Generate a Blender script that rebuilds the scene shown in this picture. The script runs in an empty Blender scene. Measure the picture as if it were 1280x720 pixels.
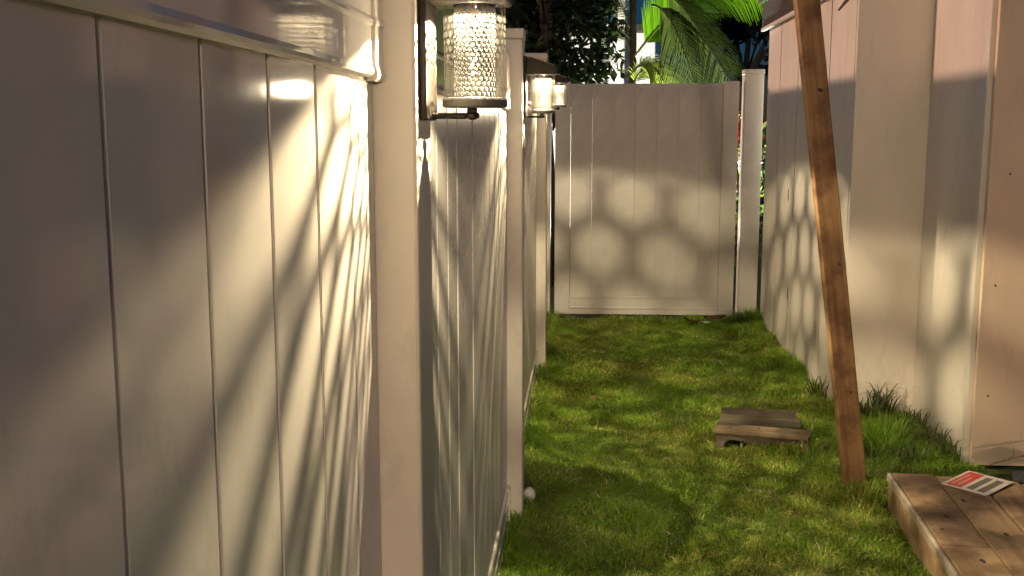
import bpy, bmesh, math, random
import numpy as np
from mathutils import Vector, Matrix
R = math.radians
rnd = random.Random(7)
SC = bpy.context.scene
COL = SC.collection

# ------------------------------------------------------------------ camera
cam = bpy.data.cameras.new("camera")
cam.sensor_width = 36.0
cam.lens = 1342 / 1280 * 36.0
cam.clip_start = 0.02
cam.clip_end = 900
co = bpy.data.objects.new("camera", cam)
COL.objects.link(co)
co.location = (0, 0, 1.46)
co.rotation_euler = (R(90 - 8.477), 0, math.atan(.0663))
SC.camera = co

# ------------------------------------------------------------------ sky, sun, exposure
SUN_EL = R(2.0)
w = bpy.data.worlds.new("World")
SC.world = w
w.use_nodes = True
wn = w.node_tree
bg = wn.nodes["Background"]
sky = wn.nodes.new("ShaderNodeTexSky")
sky.sky_type = 'NISHITA'
sky.sun_disc = False
sky.sun_elevation = SUN_EL
sky.sun_rotation = R(-84)
sky.air_density = 1.0
sky.dust_density = 0.3
sky.ozone_density = 6.0
tint = wn.nodes.new("ShaderNodeMix"); tint.data_type = 'RGBA'; tint.blend_type = 'MULTIPLY'
tint.inputs[0].default_value = 1.0; tint.inputs[7].default_value = (1.1, .88, 1.0, 1)
wn.links.new(sky.outputs[0], tint.inputs[6])
wn.links.new(tint.outputs[2], bg.inputs[0])
bg.inputs[1].default_value = 0.12
sl = bpy.data.lights.new("sun", 'SUN')
sl.energy = 2.2
sl.angle = R(2.2)
sl.color = (1.0, 0.60, 0.42)
so = bpy.data.objects.new("sun", sl)
COL.objects.link(so)
# light comes from the left (-x), a touch from beyond the gate (+y)
sd = Vector((math.cos(SUN_EL) * math.cos(R(6)), -math.cos(SUN_EL) * math.sin(R(6)), -math.sin(SUN_EL)))
so.rotation_euler = sd.to_track_quat('-Z', 'Y').to_euler()
so.location = (-6, 7, 6)
SC.view_settings.view_transform = 'Standard'
SC.view_settings.look = 'None'
SC.view_settings.exposure = 0.0
SC.view_settings.gamma = 1.0
SC.cycles.max_bounces = 8
SC.cycles.diffuse_bounces = 4
SC.cycles.transparent_max_bounces = 16
SC.cycles.sample_clamp_indirect = 8.0
SC.cycles.use_denoising = True
SC.cycles.caustics_reflective = False
SC.cycles.caustics_refractive = False

# ------------------------------------------------------------------ materials
def mat(name, base=(.5, .5, .5), rough=.5, spec=.5, metal=0.0):
    m = bpy.data.materials.new(name)
    m.use_nodes = True
    b = m.node_tree.nodes["Principled BSDF"]
    b.inputs["Base Color"].default_value = (*base, 1)
    b.inputs["Roughness"].default_value = rough
    b.inputs["Specular IOR Level"].default_value = spec
    b.inputs["Metallic"].default_value = metal
    return m, m.node_tree, b

def N(t, kind, **kw):
    n = t.nodes.new(kind)
    for k, v in kw.items():
        if k in n.inputs.keys():
            n.inputs[k].default_value = v
        else:
            setattr(n, k, v)
    return n

def ramp(t, stops, src):
    r = t.nodes.new("ShaderNodeValToRGB")
    e = r.color_ramp.elements
    while len(e) < len(stops):
        e.new(.5)
    for i, (p, c) in enumerate(stops):
        e[i].position = p
        e[i].color = (*c, 1)
    t.links.new(src, r.inputs[0])
    return r.outputs[0]

def coords(t, scale=(1, 1, 1), kind="Object"):
    tc = t.nodes.new("ShaderNodeTexCoord")
    mp = t.nodes.new("ShaderNodeMapping")
    mp.inputs["Scale"].default_value = scale
    t.links.new(tc.outputs[kind], mp.inputs[0])
    return mp.outputs[0]

def bump(t, b, h, strength=.2, dist=.01, prev=None):
    n = N(t, "ShaderNodeBump", Strength=strength, Distance=dist)
    t.links.new(h, n.inputs["Height"])
    if prev:
        t.links.new(prev, n.inputs["Normal"])
    t.links.new(n.outputs[0], b.inputs["Normal"])
    return n.outputs[0]

def vinyl(name, base, rough):
    m, t, b = mat(name, base, rough, .5)
    c = coords(t, (2, 7, .8))
    n1 = N(t, "ShaderNodeTexNoise", Scale=1.6, Detail=2.0)
    t.links.new(c, n1.inputs["Vector"])
    p = bump(t, b, n1.outputs[0], .05, .006)
    c2 = coords(t, (1, 1, 1))
    n2 = N(t, "ShaderNodeTexNoise", Scale=3.0, Detail=6.0, Roughness=.6)
    t.links.new(c2, n2.inputs["Vector"])
    d = tuple(x * .84 for x in base)
    col = ramp(t, [(.35, d), (.62, base)], n2.outputs[0])
    ng = N(t, "ShaderNodeTexNoise", Scale=11.0, Detail=9.0, Roughness=.72)
    t.links.new(coords(t, (1, 1, .45)), ng.inputs["Vector"])
    gf = ramp(t, [(.55, (0, 0, 0)), (.75, (.42, .42, .42))], ng.outputs[0])
    mg = N(t, "ShaderNodeMix", data_type='RGBA')
    t.links.new(gf, mg.inputs[0]); t.links.new(col, mg.inputs[6]); mg.inputs[7].default_value = (.30, .27, .19, 1)
    col = mg.outputs[2]
    t.links.new(col, b.inputs["Base Color"])
    rr = N(t, "ShaderNodeMapRange")
    t.links.new(n2.outputs[0], rr.inputs[0])
    rr.inputs[1].default_value = .3; rr.inputs[2].default_value = .7
    rr.inputs[3].default_value = rough * 1.5; rr.inputs[4].default_value = rough * .8
    t.links.new(rr.outputs[0], b.inputs["Roughness"])
    return m

def paint(name, base, rough=.5):
    m, t, b = mat(name, base, rough, .35)
    c = coords(t, (1, 1, .35))
    n = N(t, "ShaderNodeTexNoise", Scale=4.0, Detail=7.0, Roughness=.62)
    t.links.new(c, n.inputs["Vector"])
    d = tuple(x * .86 for x in base)
    col = ramp(t, [(.3, d), (.65, base)], n.outputs[0])
    ng = N(t, "ShaderNodeTexNoise", Scale=8.0, Detail=9.0, Roughness=.75)
    t.links.new(coords(t, (1, 1, .3)), ng.inputs["Vector"])
    gf = ramp(t, [(.55, (0, 0, 0)), (.78, (.5, .5, .5))], ng.outputs[0])
    mg = N(t, "ShaderNodeMix", data_type='RGBA')
    t.links.new(gf, mg.inputs[0]); t.links.new(col, mg.inputs[6]); mg.inputs[7].default_value = (.34, .28, .20, 1)
    t.links.new(mg.outputs[2], b.inputs["Base Color"])
    c3 = coords(t, (60, 60, 8))
    n3 = N(t, "ShaderNodeTexNoise", Scale=2.0, Detail=3.0)
    t.links.new(c3, n3.inputs["Vector"])
    p = bump(t, b, n3.outputs[0], .12, .003)
    n4 = N(t, "ShaderNodeTexNoise", Scale=3.0, Detail=1.0)
    t.links.new(c, n4.inputs["Vector"])
    bump(t, b, n4.outputs[0], .15, .02, p)
    return m

def wood(name, a, b_, scale, rough=.7, dirt=None, bstr=.35):
    """grain runs along the local long axis (scale small on that axis)"""
    m, t, b = mat(name, a, rough, .3)
    c = coords(t, scale)
    n = N(t, "ShaderNodeTexNoise", Scale=1.0, Detail=8.0, Roughness=.62, Distortion=.7)
    t.links.new(c, n.inputs["Vector"])
    col = ramp(t, [(.28, b_), (.5, a), (.72, tuple(min(1, x * 1.25) for x in a))], n.outputs[0])
    if dirt:
        c2 = coords(t, (1, 1, 1))
        n2 = N(t, "ShaderNodeTexNoise", Scale=6.0, Detail=6.0, Roughness=.6)
        t.links.new(c2, n2.inputs["Vector"])
        f = ramp(t, [(.46, (0, 0, 0)), (.64, (1, 1, 1))], n2.outputs[0])
        mx = N(t, "ShaderNodeMix", data_type='RGBA')
        t.links.new(f, mx.inputs[0]); t.links.new(col, mx.inputs[6])
        mx.inputs[7].default_value = (*dirt, 1)
        col = mx.outputs[2]
    t.links.new(col, b.inputs["Base Color"])
    bump(t, b, n.outputs[0], bstr, .004)
    return m

def leafmat(name, base, trans=.4, rough=.45, attr=True, spec=.4):
    m, t, b = mat(name, base, rough, spec)
    col = None
    if attr:
        a = N(t, "ShaderNodeAttribute", attribute_name="tint")
        col = a.outputs["Color"]
        t.links.new(col, b.inputs["Base Color"])
    tr = N(t, "ShaderNodeBsdfTranslucent")
    if col:
        t.links.new(col, tr.inputs[0])
    else:
        tr.inputs[0].default_value = (*base, 1)
    mx = N(t, "ShaderNodeMixShader")
    mx.inputs[0].default_value = trans
    t.links.new(b.outputs[0], mx.inputs[1]); t.links.new(tr.outputs[0], mx.inputs[2])
    t.links.new(mx.outputs[0], t.nodes["Material Output"].inputs[0])
    return m

M = {}
M['vinyl'] = vinyl("white_vinyl", (.69, .645, .57), .06)
M['vinyl'].node_tree.nodes['Principled BSDF'].inputs['Specular IOR Level'].default_value = .26
M['vinyl_dull'] = vinyl("white_vinyl_dull", (.70, .66, .585), .26)
M['vinyl_dull'].node_tree.nodes['Principled BSDF'].inputs['Specular IOR Level'].default_value = .32
M['vinyl_rail'] = vinyl("white_vinyl_rail", (.68, .635, .57), .05)
M['vinyl_post'] = vinyl("white_vinyl_post", (.70, .655, .58), .30)
M['vinyl_gate'] = vinyl("white_vinyl_gate", (.60, .575, .53), .5)
M['paint'] = paint("shed_paint", (.74, .685, .60), .48)
M['paint_tan'] = paint("shed_paint_tan", (.80, .62, .46), .55)
M['trim'] = paint("trim_paint", (.72, .68, .6), .42)
M['bronze'], t_, b_ = mat("dark_bronze_metal", (.018, .0145, .011), .55, .15, .0)
n_ = N(t_, "ShaderNodeTexNoise", Scale=180.0, Detail=2.0)
bump(t_, b_, n_.outputs[0], .15, .0006)
M['pewter'], _, _ = mat("pewter_base", (.10, .095, .085), .5, .3)
M['mesh_metal'], _, _ = mat("perforated_black", (.004, .0035, .003), .6, .05)
M['solar'], _, _ = mat("solar_cell", (.012, .014, .03), .12, .5)
M['reflector'], _, _ = mat("grey_reflector", (.12, .115, .10), .5, .3)
m, t, b = mat("led_glow", (.9, .85, .7), .5)
b.inputs["Emission Color"].default_value = (1, .86, .62, 1)
b.inputs["Emission Strength"].default_value = 60
M['led'] = m
# lantern glass: clear, thin, faintly ribbed
m = bpy.data.materials.new("lantern_glass"); m.use_nodes = True
t = m.node_tree
for n in list(t.nodes):
    if n.type != 'OUTPUT_MATERIAL':
        t.nodes.remove(n)
tr = N(t, "ShaderNodeBsdfTransparent"); tr.inputs[0].default_value = (.97, .96, .92, 1)
gl = N(t, "ShaderNodeBsdfGlossy"); gl.inputs["Roughness"].default_value = .06
fc = N(t, "ShaderNodeLayerWeight"); fc.inputs[0].default_value = .5
pw = N(t, "ShaderNodeMath", operation='POWER'); pw.inputs[1].default_value = 4.0
t.links.new(fc.outputs["Facing"], pw.inputs[0])
lw = N(t, "ShaderNodeMath", operation='MULTIPLY_ADD'); lw.inputs[1].default_value = .55; lw.inputs[2].default_value = .04
t.links.new(pw.outputs[0], lw.inputs[0])
c = coords(t, (1, 1, .2))
nz = N(t, "ShaderNodeTexNoise", Scale=90.0, Detail=2.0)
t.links.new(c, nz.inputs["Vector"])
bp = N(t, "ShaderNodeBump", Strength=.35, Distance=.004)
t.links.new(nz.outputs[0], bp.inputs["Height"])
t.links.new(bp.outputs[0], gl.inputs["Normal"])
tl = N(t, "ShaderNodeBsdfTranslucent"); tl.inputs[0].default_value = (.9, .86, .75, 1)
df = N(t, "ShaderNodeMapRange"); t.links.new(nz.outputs[0], df.inputs[0])
df.inputs[1].default_value = .40; df.inputs[2].default_value = .68; df.inputs[3].default_value = .0002; df.inputs[4].default_value = .0016
mh = N(t, "ShaderNodeMixShader")
t.links.new(df.outputs[0], mh.inputs[0]); t.links.new(tr.outputs[0], mh.inputs[1]); t.links.new(tl.outputs[0], mh.inputs[2])
mx = N(t, "ShaderNodeMixShader")
t.links.new(lw.outputs[0], mx.inputs[0]); t.links.new(mh.outputs[0], mx.inputs[1]); t.links.new(gl.outputs[0], mx.inputs[2])
t.links.new(mx.outputs[0], t.nodes["Material Output"].inputs[0])
M['glass'] = m

M['beam'] = wood("brown_lumber", (.33, .19, .085), (.16, .085, .035), (48, 48, 1.3), .6, (.12, .06, .03))
M['old_wood'] = wood("weathered_board", (.30, .20, .115), (.15, .095, .05), (26, 1.6, 26), .8, (.13, .085, .048), .4)
M['old_wood_light'] = wood("worn_board", (.42, .285, .155), (.26, .165, .085), (26, 1.5, 26), .75, (.24, .155, .085), .4)
M['worn_edge'] = wood("worn_pale_edge", (.44, .38, .30), (.22, .17, .12), (30, 3, 30), .7, (.25, .19, .13), .4)
M['pallet'] = wood("pallet_wood", (.12, .10, .066), (.05, .042, .028), (2.0, 24, 24), .85, (.06, .05, .03), .6)
M['pallet_light'] = wood("pallet_wood_pale", (.22, .165, .10), (.085, .062, .036), (2.0, 24, 24), .85, (.10, .075, .045), .6)
M['fascia'] = wood("dark_fascia", (.06, .05, .042), (.03, .026, .022), (20, 2, 20), .8)
M['shingle'], t, b = mat("roof_shingle", (.05, .045, .04), .9)
n_ = N(t, "ShaderNodeTexNoise", Scale=60.0, Detail=5.0); bump(t, b, n_.outputs[0], .6, .01)
M['dark_hole'], _, _ = mat("dark_knot", (.045, .024, .012), .8)
M['nail'], _, _ = mat("rusty_nail", (.02, .014, .01), .7, .5, .4)
M['bark'] = wood("bark", (.07, .055, .04), (.025, .02, .015), (10, 10, 2), .9)
M['rachis'], _, _ = mat("palm_stalk", (.22, .26, .08), .5)
M['tag_white'], _, _ = mat("tag_white", (.55, .50, .45), .45)
M['tag_red'], _, _ = mat("tag_red", (.46, .035, .025), .4)
M['tag_grey'], _, _ = mat("tag_grey", (.11, .11, .085), .5)
M['cloth'], t, b = mat("black_cloth", (.03, .032, .042), .85)
n_ = N(t, "ShaderNodeTexNoise", Scale=40.0, Detail=5.0); bump(t, b, n_.outputs[0], .6, .01)
M['stone'], _, _ = mat("white_plastic", (.8, .8, .76), .4)
M['dirt'], _, _ = mat("dark_dirt", (.05, .035, .022), .95)
M['grass'] = leafmat("grass_blade", (.08, .14, .02), .22, .5)
M['leaf'] = leafmat("broad_leaf", (.05, .08, .02), .25, .4)
M['palm'] = leafmat("palm_leaf", (.07, .16, .01), .5, .4)
M['flower'] = leafmat("flower_petal", (.5, .02, .02), .4, .5)
M['house'] = paint("neighbour_stucco", (.78, .78, .76), .8)
M['darkleaf'] = leafmat("dark_leaf", (.03, .035, .03), .1, .6)
# soil under the grass
m, t, b = mat("lawn_soil", (.05, .045, .02), .95, .2)
n1 = N(t, "ShaderNodeTexNoise", Scale=9.0, Detail=9.0, Roughness=.7)
t.links.new(coords(t), n1.inputs["Vector"])
t.links.new(ramp(t, [(.3, (.05, .045, .018)), (.55, (.10, .13, .028)), (.75, (.2, .2, .06))], n1.outputs[0]), b.inputs["Base Color"])
bump(t, b, n1.outputs[0], .8, .02)
M['soil'] = m

# ------------------------------------------------------------------ helpers
def tag(o, label=None, cat=None, group=None, kind=None):
    if label: o["label"] = label
    if cat: o["category"] = cat
    if group: o["group"] = group
    if kind: o["kind"] = kind
    return o

def thing(name, label, cat, loc=(0, 0, 0), rz=0.0, group=None):
    o = bpy.data.objects.new(name, None)
    o.empty_display_size = .1
    COL.objects.link(o)
    o.location = loc
    o.rotation_euler = (0, 0, rz)
    return tag(o, label, cat, group)

def link(name, me, parent=None, loc=None, rot=None):
    o = bpy.data.objects.new(name, me)
    COL.objects.link(o)
    o.parent = parent
    if loc is not None: o.location = loc
    if rot is not None: o.rotation_euler = rot
    return o

def mesh(bm, m, name="part", smooth=False):
    bmesh.ops.recalc_face_normals(bm, faces=bm.faces)
    me = bpy.data.meshes.new(name)
    bm.to_mesh(me)
    bm.free()
    me.materials.append(m)
    if smooth:
        for p in me.polygons: p.use_smooth = True
    return me

def box(bm, lo, hi, bev=0.0, seg=2):
    r = bmesh.ops.create_cube(bm, size=1)
    lo, hi = Vector(lo), Vector(hi)
    for v in r['verts']:
        v.co = Vector(((lo[i] + hi[i]) / 2 + v.co[i] * (hi[i] - lo[i]) for i in range(3)))
    if bev > 0:
        es = list({e for v in r['verts'] for e in v.link_edges})
        bmesh.ops.bevel(bm, geom=es, offset=bev, segments=seg, affect='EDGES', profile=.5)

def boxmesh(lo, hi, m, bev=0.0, seg=2, name="part"):
    bm = bmesh.new()
    box(bm, lo, hi, bev, seg)
    return mesh(bm, m, name)

def prism(bm, pts, axis, a, b):
    """extrude closed 2D outline along axis from a to b (axis 0:x -> pts are (y,z); 1:y -> (x,z); 2:z -> (x,y))"""
    def mk(p, v):
        return {0: (v, p[0], p[1]), 1: (p[0], v, p[1]), 2: (p[0], p[1], v)}[axis]
    A = [bm.verts.new(mk(p, a)) for p in pts]
    B = [bm.verts.new(mk(p, b)) for p in pts]
    bm.faces.new(A); bm.faces.new(B[::-1])
    for i in range(len(pts)):
        j = (i + 1) % len(pts)
        bm.faces.new((A[i], B[i], B[j], A[j]))

def lathe(bm, prof, n=32, cx=0, cy=0, close=True):
    rings = []
    for r_, z in prof:
        rings.append([bm.verts.new((cx + r_ * math.cos(2 * math.pi * k / n), cy + r_ * math.sin(2 * math.pi * k / n), z)) for k in range(n)])
    for a, b in zip(rings, rings[1:]):
        for k in range(n):
            bm.faces.new((a[k], a[(k + 1) % n], b[(k + 1) % n], b[k]))
    if close:
        bm.faces.new(rings[0]); bm.faces.new(rings[-1][::-1])

def tube(bm, pts, rad, n=8):
    pts = [Vector(p) for p in pts]
    rings = []
    for i, p in enumerate(pts):
        d = (pts[min(i + 1, len(pts) - 1)] - pts[max(i - 1, 0)]).normalized()
        u = d.orthogonal().normalized() if abs(d.z) > .95 else d.cross(Vector((0, 0, 1))).normalized()
        v = d.cross(u)
        r_ = rad[i] if isinstance(rad, (list, tuple)) else rad
        rings.append([bm.verts.new(p + u * (r_ * math.cos(2 * math.pi * k / n)) + v * (r_ * math.sin(2 * math.pi * k / n))) for k in range(n)])
    for a, b in zip(rings, rings[1:]):
        for k in range(n):
            bm.faces.new((a[k], a[(k + 1) % n], b[(k + 1) % n], b[k]))
    bm.faces.new(rings[0][::-1]); bm.faces.new(rings[-1])

def npmesh(name, V, F, m, tint=None):
    """V (n,3), F list of arrays of equal-length faces, tint (n,3)"""
    me = bpy.data.meshes.new(name)
    V = np.asarray(V, dtype=np.float32)
    loops = np.concatenate([f.ravel() for f in F]).astype(np.int32)
    tot = np.concatenate([np.full(len(f), f.shape[1], dtype=np.int32) for f in F])
    start = np.concatenate([[0], np.cumsum(tot)[:-1]]).astype(np.int32)
    me.vertices.add(len(V)); me.vertices.foreach_set("co", V.ravel())
    me.loops.add(len(loops)); me.loops.foreach_set("vertex_index", loops)
    me.polygons.add(len(tot)); me.polygons.foreach_set("loop_start", start)
    try: me.polygons.foreach_set("loop_total", tot)
    except Exception: pass
    if tint is not None:
        a = me.attributes.new("tint", 'FLOAT_COLOR', 'POINT')
        a.data.foreach_set("color", np.concatenate([tint, np.ones((len(tint), 1))], 1).astype(np.float32).ravel())
    me.update(calc_edges=True)
    me.validate()
    me.materials.append(m)
    return me

# ------------------------------------------------------------------ ground
def gz(x, y):
    return .010 * np.sin(x * 5.1 + 1) * np.sin(y * 3.3) + .007 * np.sin(x * 11 + y * 7.7) + .006 * np.sin(y * 13.1 - x * 4.3)

def ground():
    xs = np.concatenate([[-300, -60, -12, -3], np.linspace(-1, 3, 51), [8, 30, 120, 300]])
    ys = np.concatenate([[-300, -60, -10, -2], np.linspace(0, 10, 121), [14, 25, 60, 150, 400]])
    X, Y = np.meshgrid(xs, ys)
    Z = np.where((X > -1.01) & (X < 3.01) & (Y > -.01) & (Y < 10.01), gz(X, Y), 0) - .004
    V = np.stack([X, Y, Z], -1).reshape(-1, 3)
    nx, ny = len(xs), len(ys)
    i, j = np.meshgrid(np.arange(nx - 1), np.arange(ny - 1))
    a = (j * nx + i).ravel()
    F = np.stack([a, a + 1, a + nx + 1, a + nx], 1)
    o = link("ground", npmesh("ground", V, [F], M['soil']))
    tag(o, "dark soil of the narrow side yard under the lawn", "ground", kind="structure")
ground()

# ------------------------------------------------------------------ left fence
XB, XR, XP = -.272, -.262, -.216          # board face, rail face, post face
PW = .127
PC = [-.977, 1.463, 3.903, 6.343]          # post centres
LIFT = [0, 0, .0, .08]

def board_mesh(wd, z0, z1, m, bev=.0045, depth=.022, g=.0016):
    bm = bmesh.new()
    pts = [(0, g), (0 - bev * .0, g), ]
    # outline in (x,y): front face at x=0 with eased edges
    pts = [(-depth, g * .3), (-bev * 1.3, g), (-bev * .35, g + bev * .35), (0, g + bev * 1.3),
           (0, wd - g - bev * 1.3), (-bev * .35, wd - g - bev * .35), (-bev * 1.3, wd - g), (-depth, wd - g * .3)]
    prism(bm, pts, 2, z0, z1)
    return mesh(bm, m, "board")

def rail_mesh(L, h, m, top=True):
    f = 0.0
    pts = [(-.052, 0), (-.004, 0), (f, .003), (f + .0015, .007), (f + .0004, .0125), (f - .0015, .0132), (f - .0015, .062), (f + .001, .066), (f + .001, .070),
           (f - .0015, .075), (f - .0015, h - .01), (f - .004, h - .003), (f - .008, h), (-.052, h)]
    bm = bmesh.new()
    prism(bm, pts, 1, 0, L)
    return mesh(bm, m, "rail")

def bracket_mesh(h, m):
    f = .003
    pts = [(-.056, -.004), (f - .003, -.004), (f, -.001), (f + .0012, .004), (f, .012), (f - .001, .016), (f - .001, .062), (f + .001, .066), (f + .001, .07),
           (f - .001, .075), (f - .001, h - .008), (f - .004, h + .004), (-.056, h + .004)]
    bm = bmesh.new()
    prism(bm, pts, 1, 0, .05)
    return mesh(bm, m, "bracket")

RAILH, RB = .20, .13
pitch = .163
me_board = board_mesh(pitch, 0, 1.46, M['vinyl_dull'])
me_board_n = board_mesh(pitch, 0, 1.46, M['vinyl'], .0014, .022, .0024)
me_brk = bracket_mesh(RAILH, M['vinyl_rail'])
me_brk_b = bracket_mesh(RB, M['vinyl'])
me_brk_s = me_brk
labels = ["white vinyl fence section nearest on the left, lit by fan shaped lantern streaks",
          "white vinyl fence section running from the first lantern post to the second",
          "white vinyl fence section running from the second lantern post to the third",
          "short white vinyl fence section between the third lantern post and the closed gate"]
ends = [(-.977 + PW / 2, 1.463 - PW / 2, 1.522), (1.463 + PW / 2, 3.903 - PW / 2, 1.522),
        (3.903 + PW / 2, 6.343 - PW / 2, 1.565), (6.343 + PW / 2, 8.105, 1.565)]
for i, (y0, y1, zr) in enumerate(ends):
    s = thing("fence_section", labels[i], "fence", (XB, y0, 0), 0, "sections of the white vinyl fence on the left")
    L = y1 - y0
    # boards: grooves of the first section fall at y = .600 + k*pitch
    ys = []
    if i == 0:
        y = .600 - math.ceil((.600 - y0) / pitch) * pitch
        ys = [y + k * pitch for k in range(40)]
    else:
        ys = [y0 - .03 + k * pitch for k in range(40)]
    for y in ys:
        a, b = max(y, y0 + .001), min(y + pitch, y1 - .001)
        if b - a < .03: continue
        me = (me_board_n if i == 0 else me_board) if b - a > pitch - 1e-6 else board_mesh(b - a, 0, 1.46, M['vinyl' if i == 0 else 'vinyl_dull'])
        o = link("board", me, s, (rnd.uniform(-.0008, .0008), a - y0, .10 + (zr - 1.522)))
    link("top_rail", rail_mesh(L - .004, RAILH, M['vinyl_rail']), s, (XR - XB, .002, zr))
    link("bottom_rail", rail_mesh(L - .004, RB, M['vinyl']), s, (XR - XB, .002, .012))
    for ya in (.0015, L - .0515):
        link("bracket", me_brk, s, (XR - XB + .0008, ya, zr))
        link("bracket", me_brk_b, s, (XR - XB + .0008, ya, .012))

def post(loc, h, label, size=PW, capo=.006, group="square white vinyl fence posts", m="vinyl_post"):
    p = thing("fence_post", label, "post", loc, 0, group)
    bm = bmesh.new(); s = size / 2
    box(bm, (-s, -s, -.1), (s, s, h - .035), .006, 2)
    link("shaft", mesh(bm, M[m], "shaft"), p)
    bm = bmesh.new(); c = s + capo * .5
    box(bm, (-c, -c, h - .036), (c, c, h), .004, 2)
    link("cap", mesh(bm, M[m], "cap"), p)
    return p
post((XP - PW / 2, PC[1], 0), 1.80, "white vinyl post holding the nearest lantern, large at left of centre")
post((XP - PW / 2, PC[2], 0), 1.806, "white vinyl post holding the second lantern, a small white ball at its foot")
post((XP - PW / 2, PC[3], 0), 1.886, "white vinyl post holding the farthest and smallest lantern")
post((-.247 - PW / 2, 8.17, 0), 1.80, "white vinyl gate post on the hinge side, at the left of the gate")
post((1.173 + .07, 8.165, 0), 1.885, "white vinyl gate post between the gate and the shed wall, taller than the gate", size=.14, m="vinyl_gate")

# ------------------------------------------------------------------ lanterns
def lantern_parts():
    P = {}
    # z = 0 at the top of the glass, x = 0 on the post face
    P['back_plate'] = boxmesh((.0005, -.05, -.152), (.011, .05, .066), M['bronze'], .003, 2, "back_plate")
    bm = bmesh.new()
    prism(bm, [(.0115, .001), (.114, .001), (.117, .005), (.117, .026), (.113, .031), (.0115, .064)], 1, -.046, .046)
    bmesh.ops.bevel(bm, geom=list(bm.edges), offset=.0015, segments=1, affect='EDGES')
    P['cap'] = mesh(bm, M['bronze'], "cap")
    bm = bmesh.new()
    prism(bm, [(.02, .0618), (.106, .0338), (.1068, .0362), (.0208, .0642)], 1, -.038, .038)
    P['solar_panel'] = mesh(bm, M['solar'], "solar_panel")
    bm = bmesh.new()
    cx = .069
    lathe(bm, [(.0415, 0.0), (.0415, -.122), (.0385, -.122), (.0385, 0.0)], 40, cx, 0, close=False)
    P['glass_jar'] = mesh(bm, M['glass'], "glass_jar", True)
    # perforated tube with true hexagonal holes
    Nc, rows, r0 = 24, 17, .028
    p = 2 * math.pi * r0 / Nc
    rp = p * .866
    Ro, Ri = p / math.sqrt(3), p / math.sqrt(3) * .765
    V, F = [], []
    ztop = -.011
    for j in range(rows):
        for k in range(Nc):
            u0 = (k + .5 * (j % 2)) * p
            z0 = ztop - Ro - j * rp
            base = len(V)
            for rr in (r0, r0 - .0007):
                for rad in (Ro, Ri):
                    for q in range(6):
                        a = math.pi / 6 + q * math.pi / 3
                        th = (u0 + rad * math.cos(a)) / r0
                        V.append((cx + rr * math.cos(th), rr * math.sin(th), z0 + rad * math.sin(a)))
            for q in range(6):
                s = (q + 1) % 6
                F.append((base + q, base + s, base + 6 + s, base + 6 + q))
                F.append((base + 12 + q, base + 18 + q, base + 18 + s, base + 12 + s))
                F.append((base + 6 + q, base + 6 + s, base + 18 + s, base + 18 + q))
    me = npmesh("perforated_tube", np.array(V), [np.array(F)], M['mesh_metal'])
    P['perforated_tube'] = me
    zb = ztop - Ro - (rows - 1) * rp - Ro
    bm = bmesh.new()
    lathe(bm, [(r0 + .0004, 0), (r0 + .0004, ztop + .002 - Ro * .5), (r0 - .001, ztop + .002 - Ro * .5), (r0 - .001, 0)], 36, cx, 0, False)
    P['collar'] = mesh(bm, M['bronze'], "collar", True)
    bm = bmesh.new()
    lathe(bm, [(.030, -.1215), (.043, -.1225), (.044, -.125), (.044, -.133), (.041, -.135), (.002, -.135)], 40, cx, 0)
    P['base_disc'] = mesh(bm, M['pewter'], "base_disc", False)
    bm = bmesh.new()
    lathe(bm, [(.0265, -.119), (.0265, -.1222), (.002, -.1222)], 30, cx, 0)
    P['reflector'] = mesh(bm, M['reflector'], "reflector")
    bm = bmesh.new()
    box(bm, (.0115, -.011, -.150), (.058, .011, -.142), .002, 2)
    P['arm'] = mesh(bm, M['bronze'], "arm")
    bm = bmesh.new()
    lathe(bm, [(.007, -.1352), (.007, -.141), (.010, -.143), (.010, -.148), (.004, -.151)], 16, cx - .004, 0)
    P['knob'] = mesh(bm, M['bronze'], "knob")
    bm = bmesh.new()
    lathe(bm, [(.009, -.0005), (.009, -.002), (.002, -.002)], 20, cx, 0)
    P['led_module'] = mesh(bm, M['led'], "led_module")
    return P
LP = lantern_parts()
sp = bpy.data.lights.new("led_spot", 'SPOT')
sp.energy = 235.0
sp.color = (1.0, .825, .57)
sp.spot_size = R(149)
sp.spot_blend = .10
sp.shadow_soft_size = .0013
fl = bpy.data.lights.new("led_scatter", 'POINT')
fl.energy = 7.0
fl.color = (1.0, .825, .59)
fl.shadow_soft_size = .008

sp_dim = sp.copy(); sp_dim.name = 'led_spot_dim'; sp_dim.energy = 122.0
sp_near = sp.copy(); sp_near.name = 'led_spot_near'; sp_near.energy = 128.0

def lantern(y, z, label, rz=0.0, spot=sp):
    t = thing("wall_lantern", label, "lantern", (XP, y, z), 0, "solar lanterns on the fence posts")
    for k, me in LP.items():
        o = link(k, me, t)
        if k == 'perforated_tube' and rz:
            c = Vector((.069, 0, 0))
            o.matrix_local = Matrix.Translation(c) @ Matrix.Rotation(rz, 4, 'Z') @ Matrix.Translation(-c)
    a = link("led_spot", spot, t, (.069, 0, -.0035), (0, 0, 0))
    b = link("led_scatter", fl, t, (.069, 0, -.110))
    return t
lantern(PC[1], 1.622, "lit bronze lantern with honeycomb tube, nearest and largest, on the first post", 0.0, sp_near)
lantern(PC[2], 1.646, "lit bronze lantern with honeycomb tube, middle sized, on the second post", R(4))
lantern(PC[3], 1.716, "lit bronze lantern with honeycomb tube, smallest, just left of the gate top", R(-1.2), sp_dim)

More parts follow.
